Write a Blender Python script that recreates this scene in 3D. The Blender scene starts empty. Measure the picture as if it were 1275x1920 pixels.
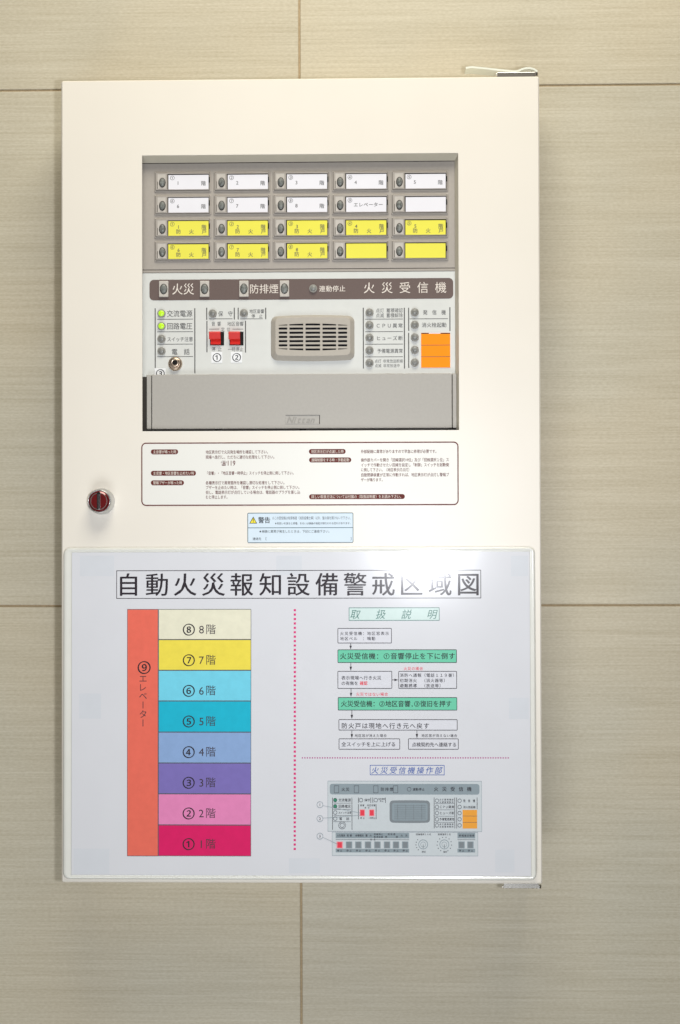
import bpy, math, random
import numpy as np
random.seed(4)
S = bpy.context.scene
COL = S.collection

# ---------------------------------------------------------------- camera, world, lamps, exposure
CAM = np.array([0.06154983, -1.19903958, -0.04127833])
RX, RY, RZ = 0.00904759, 0.00247079, 0.02024652
FPX = 2400.0                                   # focal length in photo pixels
cam = bpy.data.cameras.new('camera')
cam.sensor_fit = 'VERTICAL'; cam.sensor_height = 36; cam.lens = 36 * FPX / 1920
cam.clip_start = 0.05; cam.clip_end = 50
co = bpy.data.objects.new('camera', cam); COL.objects.link(co)
co.location = CAM; co.rotation_euler = (math.pi / 2 + RX, RY, RZ)
S.camera = co

W = bpy.data.worlds.new('World'); S.world = W; W.use_nodes = True
bg = W.node_tree.nodes['Background']
bg.inputs[0].default_value = (1.0, 0.82, 0.58, 1); bg.inputs[1].default_value = 0.06

def lamp(name, loc, target, size, power, col, shape='DISK', size_y=None, spread=180):
    l = bpy.data.lights.new(name, 'AREA'); l.shape = shape; l.size = size
    if size_y: l.size_y = size_y
    l.energy = power; l.color = col; l.spread = math.radians(spread)
    o = bpy.data.objects.new(name, l); COL.objects.link(o); o.location = loc
    from mathutils import Vector
    o.rotation_euler = (Vector(target) - Vector(loc)).to_track_quat('-Z', 'Y').to_euler()
    return o
lamp('camera_flash', (0.168, -1.18, -0.062), (0.03, 0, 0.01), 0.05, 2.05, (0.97, 0.99, 1.05), spread=95)
lamp('ceiling_lamp', (0.10, -0.62, 1.22), (-0.05, 0, 0.38), 0.8, 15.8, (1.04, 0.98, 0.84), 'RECTANGLE', 0.5)
lamp('low_fill_light', (-0.16, -1.40, -1.38), (-0.02, 0, -0.40), 1.1, 15.5, (0.97, 1.0, 1.01), 'RECTANGLE', 0.9)  # added unseen cool fill from below, brightens the lower wall and door

V = S.view_settings
V.view_transform = 'Standard'; V.look = 'None'; V.exposure = 0.0; V.gamma = 1.0
V.use_curve_mapping = False

# ---------------------------------------------------------------- pixel -> point on a plane y = d
def rot(rx, ry, rz):
    cx, sx, cy, sy, cz, sz = math.cos(rx), math.sin(rx), math.cos(ry), math.sin(ry), math.cos(rz), math.sin(rz)
    X = np.array([[1, 0, 0], [0, cx, -sx], [0, sx, cx]]); Y = np.array([[cy, 0, sy], [0, 1, 0], [-sy, 0, cy]])
    Z = np.array([[cz, -sz, 0], [sz, cz, 0], [0, 0, 1]])
    return Z @ Y @ X
RM = rot(math.pi / 2 + RX, RY, RZ)
def P(px, py, d=0.0):
    v = RM @ np.array([(px - 637.5) / FPX, -(py - 960) / FPX, -1.0])
    t = (d - CAM[1]) / v[1]; q = CAM + t * v
    return q[0], q[2]
def R(x0, y0, x1, y1, d=0.0):                  # photo box -> x0, x1, z0, z1 squared up on the plane
    a, b, c, e = P(x0, y0, d), P(x1, y0, d), P(x0, y1, d), P(x1, y1, d)
    return ((a[0] + c[0]) / 2, (b[0] + e[0]) / 2, (c[1] + e[1]) / 2, (a[1] + b[1]) / 2)
PX = 0.0005                                    # one photo pixel on the door, in metres

# ---------------------------------------------------------------- materials
def lin(c):
    return tuple((v / 255 / 12.92) if v / 255 <= 0.04045 else ((v / 255 + 0.055) / 1.055) ** 2.4 for v in c)
def mk(name, rgb, rough=0.5, spec=0.5, coat=0.0, coat_rough=0.06, metal=0.0, var=0.05, vscale=60, bump=0.0, bscale=900,
       stretch=(1, 1, 1), emit=None, estr=0.0, trans=0.0, alpha=1.0, linear=False):
    m = bpy.data.materials.new(name); m.use_nodes = True
    n, l = m.node_tree.nodes, m.node_tree.links
    b = n['Principled BSDF']
    c = rgb if linear else lin(rgb)
    b.inputs['Roughness'].default_value = rough; b.inputs['Metallic'].default_value = metal
    b.inputs['Specular IOR Level'].default_value = spec
    b.inputs['Coat Weight'].default_value = coat; b.inputs['Coat Roughness'].default_value = coat_rough
    b.inputs['Transmission Weight'].default_value = trans; b.inputs['Alpha'].default_value = alpha
    g = n.new('ShaderNodeNewGeometry')
    mp = n.new('ShaderNodeMapping'); mp.inputs['Scale'].default_value = stretch
    l.new(g.outputs['Position'], mp.inputs['Vector'])
    nz = n.new('ShaderNodeTexNoise'); nz.inputs['Scale'].default_value = vscale; nz.inputs['Detail'].default_value = 4
    l.new(mp.outputs[0], nz.inputs['Vector'])
    rm = n.new('ShaderNodeValToRGB')
    rm.color_ramp.elements[0].position = 0.3; rm.color_ramp.elements[1].position = 0.7
    rm.color_ramp.elements[0].color = (*[v * (1 - var) for v in c], 1)
    rm.color_ramp.elements[1].color = (*[min(1, v * (1 + var)) for v in c], 1)
    l.new(nz.outputs['Fac'], rm.inputs['Fac']); l.new(rm.outputs['Color'], b.inputs['Base Color'])
    if emit:
        b.inputs['Emission Color'].default_value = (*lin(emit), 1); b.inputs['Emission Strength'].default_value = estr
    if bump:
        bz = n.new('ShaderNodeTexNoise'); bz.inputs['Scale'].default_value = bscale; bz.inputs['Detail'].default_value = 2
        l.new(g.outputs['Position'], bz.inputs['Vector'])
        bp = n.new('ShaderNodeBump'); bp.inputs['Strength'].default_value = bump; bp.inputs['Distance'].default_value = 0.0004
        l.new(bz.outputs['Fac'], bp.inputs['Height']); l.new(bp.outputs[0], b.inputs['Normal'])
        if coat: l.new(bp.outputs[0], b.inputs['Coat Normal'])
    return m

M = {}
M['paint'] = mk('cream_paint', (226, 221, 211), 0.38, 0.45, var=0.012, vscale=14, bump=0.06, bscale=500)
M['paint_side'] = M['paint']
M['zone'] = mk('taupe_plastic', (162, 156, 149), 0.55, 0.3, var=0.03, vscale=300, bump=0.12, bscale=2600)
M['bezel'] = mk('greige_bezel', (192, 186, 170), 0.5, 0.3, var=0.02, vscale=150)
M['plate'] = mk('pale_grey_plate', (204, 206, 203), 0.5, 0.35, var=0.015, vscale=120, bump=0.05, bscale=2200)
M['cover'] = mk('grey_plastic', (166, 163, 157), 0.5, 0.35, var=0.025, vscale=420, bump=0.12, bscale=2400)
M['speaker'] = mk('warm_grey_plastic', (172, 166, 156), 0.5, 0.35, var=0.02, vscale=300, bump=0.08, bscale=2400)
M['strip'] = mk('dark_taupe_print', (100, 86, 82), 0.55, 0.3, var=0.06, vscale=1500)
M['pale'] = mk('pale_print', (222, 214, 205), 0.6, 0.2, var=0.02)
M['ink'] = mk('grey_print', (88, 88, 88), 0.6, 0.2, var=0.05)
M['dark'] = mk('black_void', (22, 20, 19), 0.7, 0.2, var=0.1)
M['slotdark'] = mk('speaker_cloth', (34, 33, 38), 0.8, 0.15, var=0.9, vscale=900)
M['white_card'] = mk('white_card', (222, 222, 229), 0.7, 0.2, var=0.012)
M['yellow_card'] = mk('yellow_card', (224, 218, 84), 0.7, 0.2, var=0.015)
M['orange_card'] = mk('orange_card', (246, 142, 20), 0.7, 0.2, var=0.015)
M['oval'] = mk('smoked_lens', (112, 115, 112), 0.4, 0.4, var=0.45, vscale=480, bump=0.3, bscale=700)
M['lens'] = mk('grey_lens', (124, 125, 122), 0.32, 0.45, var=0.25, vscale=260)
M['lens_rim'] = mk('lens_rim', (140, 138, 132), 0.4, 0.4, var=0.05)
M['lit'] = mk('lit_green_lens', (150, 190, 40), 0.25, 0.5, var=0.1, vscale=400, emit=(176, 232, 30), estr=0.55)
M['holder'] = mk('lamp_holder', (188, 183, 176), 0.35, 0.5, var=0.05, vscale=300)
M['red'] = mk('red_plastic', (206, 30, 22), 0.35, 0.5, var=0.05, vscale=200)
M['chrome'] = mk('chrome', (215, 213, 210), 0.26, 0.5, metal=1.0, var=0.04, vscale=400)
M['brass'] = mk('nickel_nut', (190, 172, 154), 0.36, 0.5, metal=1.0, var=0.08, vscale=500)
M['satin'] = mk('satin_chrome', (196, 197, 197), 0.28, 0.5, metal=1.0, var=0.04, vscale=300)
M['core'] = mk('dark_red_metal', (108, 14, 18), 0.28, 0.6, coat=0.6, metal=0.3, var=0.15, vscale=500)
M['steel'] = mk('brushed_steel', (120, 118, 118), 0.3, 0.5, metal=1.0, var=0.45, vscale=900)
M['sticker'] = mk('white_sticker', (226, 228, 230), 0.6, 0.3, var=0.01)
M['black'] = mk('black_print', (28, 28, 32), 0.6, 0.2, var=0.05)
M['maroon'] = mk('maroon_print', (98, 42, 37), 0.6, 0.2, var=0.05)
M['label'] = mk('clear_label', (224, 224, 219), 0.4, 0.35, var=0.008, vscale=20, bump=0.05, bscale=420)
M['lighttext'] = mk('label_reverse_print', (216, 206, 196), 0.5, 0.3, var=0.03)
M['bluelabel'] = mk('pale_blue_label', (205, 221, 233), 0.5, 0.35, var=0.01)
M['teal_ink'] = mk('teal_print', (62, 92, 104), 0.5, 0.3, var=0.05)
M['warn_yellow'] = mk('warning_yellow', (236, 220, 60), 0.5, 0.3, var=0.03)
M['strap'] = mk('white_plastic', (222, 226, 216), 0.4, 0.5, var=0.02)
M['groove'] = mk('shadow_gap', (58, 54, 50), 0.7, 0.2, var=0.1)
# laminated notice: printed colours under one clear film
def film(name, rgb, var=0.02, vscale=240):
    return mk(name, rgb, 0.6, 0.2, coat=0.62, coat_rough=0.13, var=var, vscale=vscale, bump=0.035, bscale=60)
M['paper'] = film('laminated_paper', (211, 213, 219), 0.012, 24)
M['n_ink'] = film('notice_ink', (40, 34, 42))
M['n_serif'] = film('notice_grey_ink', (62, 52, 60))
M['n_line'] = film('notice_line', (84, 88, 96))
M['n_pink'] = film('notice_pink_dots', (214, 52, 122))
M['n_purple'] = film('notice_purple_dots', (176, 80, 140))
M['n_green'] = film('notice_green', (106, 198, 166))
M['n_mint'] = film('notice_mint', (202, 222, 220))
M['n_greenink'] = film('notice_green_ink', (84, 128, 122))
M['n_red'] = film('notice_red', (224, 60, 78))
M['n_rose'] = film('notice_rose', (232, 150, 160))
M['n_blue'] = film('notice_blue_ink', (66, 96, 170))
M['n_orange'] = film('notice_orange', (232, 160, 60))
M['n_dgreen'] = film('notice_dot_green', (54, 132, 104))
M['n_strip'] = film('notice_strip', (138, 152, 160))
M['n_grey'] = film('notice_mid_grey', (124, 132, 138))
M['n_panel'] = film('notice_panel_tint', (196, 204, 209))
M['n_white'] = film('notice_box_white', (212, 214, 222))
M['n_tape'] = film('notice_tape_patch', (206, 210, 217), 0.015, 60)
FLOORCOL = {9: (226, 106, 88), 8: (224, 222, 200), 7: (231, 214, 78), 6: (112, 204, 228), 5: (16, 176, 204),
            4: (134, 164, 208), 3: (120, 108, 178), 2: (220, 130, 180), 1: (212, 15, 96)}
for k, c in FLOORCOL.items():
    M['floor%d' % k] = film('notice_floor_colour', c, 0.035, 160)
M['pouch'] = mk('laminate_margin', (222, 223, 217), 0.22, 0.6, coat=0.5, var=0.02, vscale=60, bump=0.25, bscale=90)

# ---------------------------------------------------------------- mesh builder
_glyph = {}
def glyph(ch, bold=0.0, shear=0.0):             # bold: printed twice with a slight shift
    if bold > 0.0075:
        vs, fs = glyph(ch, 0.0, shear); n = len(vs); t = bold * 1.6
        return [(x - t / 2, y) for x, y in vs] + [(x + t / 2, y + t * .4) for x, y in vs], fs + [tuple(i + n for i in f) for f in fs]
    bold = min(bold, 0.0)
    k = (ch, bold, shear)
    if k not in _glyph:
        c = bpy.data.curves.new('glyph', 'FONT'); c.body = ch; c.size = 1.0; c.resolution_u = 3
        c.offset = bold; c.shear = shear
        o = bpy.data.objects.new('glyph', c); COL.objects.link(o)
        me = bpy.data.meshes.new_from_object(o.evaluated_get(bpy.context.evaluated_depsgraph_get()))
        vs = [(v.co.x, v.co.y) for v in me.vertices]; fs = [tuple(p.vertices) for p in me.polygons]
        bpy.data.objects.remove(o); bpy.data.curves.remove(c); bpy.data.meshes.remove(me)
        _glyph[k] = (vs, fs)
    return _glyph[k]

def rpoly(x0, x1, z0, z1, r, n=5, bulge=0.0):
    r = max(min(r, (x1 - x0) / 2.001, (z1 - z0) / 2.001), 1e-6)
    pts = []
    for cx, cz, a0 in ((x1 - r, z0 + r, -90), (x1 - r, z1 - r, 0), (x0 + r, z1 - r, 90), (x0 + r, z0 + r, 180)):
        for i in range(n + 1):
            a = math.radians(a0 + 90 * i / n)
            pts.append((cx + r * math.cos(a), cz + r * math.sin(a)))
    if bulge:
        xc, hw, zc = (x0 + x1) / 2, (x1 - x0) / 2, (z0 + z1) / 2
        out = []
        for i, (x, z) in enumerate(pts):
            out.append((x, z))
            nx, nzz = pts[(i + 1) % len(pts)]
            if abs(nx - x) > hw * 0.8:
                for k in range(1, 12): out.append((x + (nx - x) * k / 12, z + (nzz - z) * k / 12))
        pts = [(x, z + math.copysign(bulge * (1 - ((x - xc) / hw) ** 2), z - zc)) for x, z in out]
    return pts

class MB:
    def __init__(s): s.v, s.f, s.m, s.sm, s.mats = [], [], [], [], []
    def mi(s, m):
        if m not in s.mats: s.mats.append(m)
        return s.mats.index(m)
    def add(s, vs, fs, m, smooth=False):
        o = len(s.v); s.v += vs; k = s.mi(m)
        for f in fs: s.f.append(tuple(i + o for i in f)); s.m.append(k); s.sm.append(smooth)
    def poly(s, pts, y, m): s.add([(x, y, z) for x, z in pts], [tuple(range(len(pts)))], m)
    def rect(s, b, y, m): s.poly([(b[0], b[2]), (b[1], b[2]), (b[1], b[3]), (b[0], b[3])], y, m)
    def loft(s, loops, m, cap0=True, cap1=False, smooth=False):  # loops: (pts, y) from front to back
        n = len(loops[0][0]); vs = [(x, y, z) for pts, y in loops for x, z in pts]; fs = []
        for k in range(len(loops) - 1):
            for i in range(n):
                j = (i + 1) % n
                fs.append((k * n + i, (k + 1) * n + i, (k + 1) * n + j, k * n + j))
        s.add(vs, fs, m, smooth)
        if cap0: s.add([(x, loops[0][1], z) for x, z in loops[0][0]], [tuple(range(n))], m)
        if cap1: s.add([(x, loops[-1][1], z) for x, z in loops[-1][0]], [tuple(reversed(range(n)))], m)
    def slab(s, b, y0, y1, m, r=0.0005, bev=0.0004, n=3):        # bevelled rounded block
        a = rpoly(b[0] + bev, b[1] - bev, b[2] + bev, b[3] - bev, max(r - bev, 1e-5), n)
        c = rpoly(*b, max(r, 2e-5), n)
        mid = rpoly(b[0] + bev * .3, b[1] - bev * .3, b[2] + bev * .3, b[3] - bev * .3, max(r - bev * .3, 1e-5), n)
        s.loft([(a, y0), (mid, y0 + bev * .3), (c, y0 + bev), (c, y1)], m, True, True)
    def frame(s, o, i, y, m, ro=1e-5, ri=1e-5, y1=None, bev=0.0, n=3, inner_y=None):
        # flat ring from outer box o to inner box i at depth y; with walls back to y1
        a = rpoly(o[0] + bev, o[1] - bev, o[2] + bev, o[3] - bev, max(ro - bev, 1e-5), n); c = rpoly(*i, ri, n)
        s.ring(a, c, y, m)
        if y1 is not None:
            out = rpoly(*o, ro, n)
            s.loft([(a, y), (out, y + bev), (out, y1)], m, False, False)
            iy = y1 if inner_y is None else inner_y
            nn = len(c); vs = [(x, y, z) for x, z in c] + [(x, iy, z) for x, z in c]
            s.add(vs, [(k, (k + 1) % nn, (k + 1) % nn + nn, k + nn) for k in range(nn)], m)
    def ring(s, a, c, y, m):
        n = len(a); vs = [(x, y, z) for x, z in a] + [(x, y, z) for x, z in c]
        s.add(vs, [(k, (k + 1) % n, (k + 1) % n + n, k + n) for k in range(n)], m)
    def outline(s, b, w, y, m, r=1e-5, n=3):                     # printed line of width w inside box b
        s.frame(b, (b[0] + w, b[1] - w, b[2] + w, b[3] - w), y, m, r, max(r - w, 1e-5), n=n)
    def disc(s, cx, cz, rx, y, m, rz=None, n=24):
        rz = rz or rx
        s.poly([(cx + rx * math.cos(2 * math.pi * k / n), cz + rz * math.sin(2 * math.pi * k / n)) for k in range(n)], y, m)
    def circle(s, cx, cz, r, w, y, m, n=24):
        c = lambda q: [(cx + q * math.cos(2 * math.pi * k / n), cz + q * math.sin(2 * math.pi * k / n)) for k in range(n)]
        s.ring(c(r), c(r - w), y, m)
    def lathe(s, cx, cz, prof, m, n=28, sx=1.0, smooth=True):    # prof: (radius, y) front to back; axis along y
        loops = [([(cx + r * sx * math.cos(2 * math.pi * k / n), cz + r * math.sin(2 * math.pi * k / n)) for k in range(n)], y) for r, y in prof]
        s.loft(loops, m, prof[0][0] > 1e-5, False, smooth)
    def dome(s, cx, cz, r, y0, h, m, sx=1.0, n=20):
        prof = [(max(r * math.sin(math.radians(a)), 2e-6), y0 - h * math.cos(math.radians(a))) for a in (2, 20, 38, 55, 72, 90)]
        s.lathe(cx, cz, prof, m, n, sx)
    def seg(s, p, q, w, y, m):
        dx, dz = q[0] - p[0], q[1] - p[1]; L = math.hypot(dx, dz); nx, nz = -dz / L * w / 2, dx / L * w / 2
        s.poly([(p[0] - nx, p[1] - nz), (q[0] - nx, q[1] - nz), (q[0] + nx, q[1] + nz), (p[0] + nx, p[1] + nz)], y, m)
    def tube(s, pts, r, m, n=12):                                # pts 3-D polyline
        from mathutils import Vector
        rings = []
        for k, p in enumerate(pts):
            a = Vector(pts[max(k - 1, 0)]); b = Vector(pts[min(k + 1, len(pts) - 1)]); t = (b - a).normalized()
            u = t.orthogonal().normalized(); w = t.cross(u)
            rings.append([tuple(Vector(p) + r * (math.cos(2 * math.pi * i / n) * u + math.sin(2 * math.pi * i / n) * w)) for i in range(n)])
        vs = [v for g in rings for v in g]; fs = []
        for k in range(len(pts) - 1):
            for i in range(n): fs.append((k * n + i, k * n + (i + 1) % n, (k + 1) * n + (i + 1) % n, (k + 1) * n + i))
        s.add(vs, fs, m, True)
        s.add(rings[0], [tuple(reversed(range(n)))], m); s.add(rings[-1], [tuple(range(n))], m)
    def text(s, body, px0, px1, py, h, m, y, bold=0.012, shear=0.0, vertical=False, d=None):
        # one printed line between photo columns px0..px1, centred on row py, characters h photo pixels tall
        d = y if d is None else d
        (xa, za), (xb, zb) = P(px0, py, d), P(px1, py, d)
        sc = h * PX * (d - CAM[1]) / -CAM[1] / 0.90
        z = (za + zb) / 2; width = xb - xa
        def adv(ch): return 0.5 if ord(ch) < 0x2000 and ch != ' ' else (0.5 if ch == ' ' else 1.0)
        tot = sum(adv(c) for c in body)
        nat = tot * sc
        sq = min(1.0, width / nat)                              # squeeze characters that would not fit
        n = len(body); gap = (width - nat * sq) / max(n - 1, 1) if n > 1 else 0
        x = xa if n > 1 else xa + (width - nat * sq) / 2
        for ch in body:
            w = adv(ch) * sc * sq
            if ch not in ' \u3000':
                vs, fs = glyph(ch, bold, shear); n2 = len(vs) // 2 if bold > .0075 else 10 ** 6
                if vs:
                    if adv(ch) < 1:
                        cx0 = (min(v[0] for v in vs) + max(v[0] for v in vs)) / 2; cy = 0.365
                    else: cx0, cy = 0.5, 0.38
                    if shear: cx0 += shear * 0.35
                    s.add([(x + w / 2 + (vx - cx0) * sc * sq, y - 2e-5 * (i >= n2), z + (vz - cy) * sc) for i, (vx, vz) in enumerate(vs)], fs, m)
            x += w + gap
    def char(s, ch, px, py, h, m, y, bold=0.012, rot90=False, d=None, shear=0.0):
        cx, cz = P(px, py, y if d is None else d); sc = h * PX / 0.90; vs, fs = glyph(ch, bold, shear); n2 = len(vs) // 2 if bold > .0075 else 10 ** 6
        x0 = (min(v[0] for v in vs) + max(v[0] for v in vs)) / 2; z0 = 0.38 if ord(ch) > 0x2000 else 0.365
        if rot90: s.add([(cx + (vz - z0) * sc, y, cz - (vx - x0) * sc) for vx, vz in vs], fs, m)
        else: s.add([(cx + (vx - x0) * sc, y - 2e-5 * (i >= n2), cz + (vz - z0) * sc) for i, (vx, vz) in enumerate(vs)], fs, m)
    def build(s, name, parent=None, label=None):
        a = np.array(s.v); c = (a.min(0) + a.max(0)) / 2
        me = bpy.data.meshes.new(name); me.from_pydata([tuple(q) for q in a - c], [], s.f)
        for m in s.mats: me.materials.append(m if not isinstance(m, str) else M[m])
        me.polygons.foreach_set('material_index', s.m); me.polygons.foreach_set('use_smooth', s.sm)
        me.update()
        o = bpy.data.objects.new(name, me); COL.objects.link(o)
        base = np.zeros(3); p = parent
        while p is not None: base = base + np.array(p.location); p = p.parent
        o.location = c - base; o.parent = parent
        if label: o['label'] = label
        return o

def thing(name, label, cat, loc):
    o = bpy.data.objects.new(name, None); COL.objects.link(o); o.location = loc; o.empty_display_size = 0.02
    o['label'] = label; o['category'] = cat
    return o
def fill(polys, y, depth, m, mb):              # plate with holes: first polygon outside, the rest holes
    c = bpy.data.curves.new('fill', 'CURVE'); c.dimensions = '2D'; c.fill_mode = 'BOTH'; c.extrude = depth / 2
    for pts in polys:
        sp = c.splines.new('POLY'); sp.points.add(len(pts) - 1); sp.use_cyclic_u = True
        for q, (x, z) in zip(sp.points, pts): q.co = (x, z, 0, 1)
    o = bpy.data.objects.new('fill', c); COL.objects.link(o)
    me = bpy.data.meshes.new_from_object(o.evaluated_get(bpy.context.evaluated_depsgraph_get()))
    mb.add([(v.co.x, y + depth / 2 - v.co.z, v.co.y) for v in me.vertices], [tuple(p.vertices) for p in me.polygons], m)
    bpy.data.objects.remove(o); bpy.data.curves.remove(c); bpy.data.meshes.remove(me)

# ---------------------------------------------------------------- wall of linen-look tiles
WALL = 0.080
def tile_material():
    m = bpy.data.materials.new('linen_tile'); m.use_nodes = True
    n, l = m.node_tree.nodes, m.node_tree.links; b = n['Principled BSDF']
    g = n.new('ShaderNodeNewGeometry'); at = n.new('ShaderNodeAttribute'); at.attribute_name = 'tile'
    ad = n.new('ShaderNodeVectorMath'); ad.operation = 'ADD'
    l.new(g.outputs['Position'], ad.inputs[0]); l.new(at.outputs['Vector'], ad.inputs[1])
    def streak(sx, sz, det, seed):
        mp = n.new('ShaderNodeMapping'); mp.inputs['Scale'].default_value = (sx, 1, sz); mp.inputs['Location'].default_value = (seed, 0, seed)
        l.new(ad.outputs[0], mp.inputs['Vector'])
        nz = n.new('ShaderNodeTexNoise'); nz.inputs['Scale'].default_value = 1; nz.inputs['Detail'].default_value = det
        nz.inputs['Roughness'].default_value = 0.6
        l.new(mp.outputs[0], nz.inputs['Vector']); return nz.outputs['Fac']
    def mixv(a, b_, f):
        mx = n.new('ShaderNodeMix'); mx.data_type = 'FLOAT'; mx.inputs[0].default_value = f
        l.new(a, mx.inputs[2]); l.new(b_, mx.inputs[3]); return mx.outputs[0]
    s1 = streak(6, 450, 3, 0.3); s2 = streak(2.2, 60, 3, 7.1); s3 = streak(260, 700, 1, 3.7); s4 = streak(14, 900, 2, 5.5)
    v = mixv(mixv(s1, s4, 0.4), s2, 0.24); v2 = mixv(v, s3, 0.28)
    rm = n.new('ShaderNodeValToRGB'); e = rm.color_ramp.elements
    e[0].position, e[1].position = 0.36, 0.65
    e[0].color = (*lin((178, 169, 148)), 1); e[1].color = (*lin((204, 197, 180)), 1)
    l.new(v2, rm.inputs['Fac'])
    big = n.new('ShaderNodeTexNoise'); big.inputs['Scale'].default_value = 5
    l.new(ad.outputs[0], big.inputs['Vector'])
    hs = n.new('ShaderNodeMix'); hs.data_type = 'RGBA'; hs.blend_type = 'MULTIPLY'; hs.inputs[0].default_value = 1
    r2 = n.new('ShaderNodeValToRGB'); r2.color_ramp.elements[0].position = .35; r2.color_ramp.elements[1].position = .65
    r2.color_ramp.elements[0].color = (.95, .97, .98, 1); r2.color_ramp.elements[1].color = (1, .985, .95, 1)
    l.new(big.outputs['Fac'], r2.inputs['Fac']); l.new(rm.outputs['Color'], hs.inputs[6]); l.new(r2.outputs['Color'], hs.inputs[7])
    wn = n.new('ShaderNodeTexWhiteNoise'); l.new(at.outputs['Vector'], wn.inputs['Vector'])
    r3 = n.new('ShaderNodeValToRGB'); r3.color_ramp.elements[0].color = (.94, .955, .97, 1); r3.color_ramp.elements[1].color = (1, .99, .965, 1)
    l.new(wn.outputs['Value'], r3.inputs['Fac'])
    h2 = n.new('ShaderNodeMix'); h2.data_type = 'RGBA'; h2.blend_type = 'MULTIPLY'; h2.inputs[0].default_value = 1
    l.new(hs.outputs[2], h2.inputs[6]); l.new(r3.outputs['Color'], h2.inputs[7]); l.new(h2.outputs[2], b.inputs['Base Color'])
    b.inputs['Roughness'].default_value = 0.5; b.inputs['Specular IOR Level'].default_value = 0.35
    bp = n.new('ShaderNodeBump'); bp.inputs['Strength'].default_value = 0.22; bp.inputs['Distance'].default_value = 0.0006
    l.new(v, bp.inputs['Height']); l.new(bp.outputs[0], b.inputs['Normal'])
    return m
M['tile'] = tile_material()
M['grout'] = mk('tan_grout', (166, 148, 120), 0.9, 0.1, var=0.12, vscale=500)
TH = 0.5192; Z0 = 0.3960; XJ = -0.0040; TW = 1.02; J = 0.0021
mb = MB(); ids = []
for row in range(-3, 4):
    z1 = Z0 + TH * (row + 1) ; z0 = Z0 + TH * row
    off = XJ + (0 if row % 2 == 0 else TW / 2)
    for k in range(-3, 3):
        x0 = off + TW * k; n0 = len(mb.f)
        a = (x0 + J / 2, x0 + TW - J / 2, z0 + J / 2, z1 - J / 2); bv = 0.0006
        i = (a[0] + bv, a[1] - bv, a[2] + bv, a[3] - bv)
        mb.loft([(rpoly(*i, 1e-5, 1), WALL), (rpoly(a[0] + bv * .3, a[1] - bv * .3, a[2] + bv * .3, a[3] - bv * .3, 1e-5, 1), WALL + bv * .3),
                 (rpoly(*a, 1e-5, 1), WALL + bv), (rpoly(*a, 1e-5, 1), WALL + 0.008)], M['tile'])
        ids += [(random.random() * 20, 0.0, random.random() * 20)] * (len(mb.f) - n0)
mb.rect((-3.2, 3.2, -1.6, 2.6), WALL + 0.0012, M['grout']); ids.append((0, 0, 0))
wall = mb.build('wall'); wall['kind'] = 'structure'
wall['label'] = 'beige wall of large tiles with fine horizontal linen streaks'; wall['category'] = 'wall'
at = wall.data.attributes.new('tile', 'FLOAT_VECTOR', 'FACE')
at.data.foreach_set('vector', [c for t in ids for c in t])

# ---------------------------------------------------------------- the cabinet
HW, HH = 0.225, 0.3775
cab = thing('fire_alarm_panel', 'cream steel fire alarm cabinet with grey control panel in its door, fixed to tiled wall', 'alarm panel', (0, WALL, -HH))
mb = MB(); b = (-HW + .0012, HW - .0012, -HH + .0012, HH - .0012)
mb.loft([(rpoly(*b, .002), 0.0195), (rpoly(*b, .002), WALL - 0.0004)], M['paint'], False, True)
iw = (b[0] + .012, b[1] - .012, b[2] + .012, b[3] - .012)
mb.frame(b, iw, 0.0195, M['paint'], .002, .001, n=5)
mb.build('cabinet_body', cab)
OPEN = R(266.5, 289, 860, 807.5, 0)
mb = MB()
mb.frame((-HW, HW, -HH, HH), OPEN, 0, M['paint'], .0022, .0006, y1=0.018, bev=0.0012, n=4, inner_y=0.0016)
mb.build('door', cab)

# inner bezel: sloping lips along the top and right of the opening, then the upper and lower plates
DP = 0.010
top = R(262, 304, 854.7, 304.5, DP); top_z = P(560, 303.6, DP)[1]; right_x = P(853.2, 550, DP)[0]
x_l = OPEN[0] - 0.006; bot_z = OPEN[2] - 0.006
mb = MB()
ob = (x_l, OPEN[1] + .0005, bot_z, OPEN[3] + .0005)
v = [(x_l, .002, ob[3]), (ob[1], .002, ob[3]), (right_x, DP, top_z), (x_l, DP, top_z), (ob[1], .002, bot_z), (right_x, DP, bot_z)]
mb.add(v, [(0, 3, 2, 1), (1, 2, 5, 4)], M['bezel'])
v = [(x_l, DP - .0001, top_z), (right_x, DP - .0001, top_z), (right_x, DP - .0001, top_z - .0007), (x_l, DP - .0001, top_z - .0007)]
mb.add(v, [(0, 3, 2, 1)], M['groove'])
mb.build('panel_bezel', cab)
zsplit = P(560, 504.6, DP)[1]
mb = MB()
mb.slab((x_l, right_x, zsplit + .0004, top_z), DP, DP + .004, M['zone'], .0003, .0003)
mb.build('zone_panel', cab)

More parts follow.
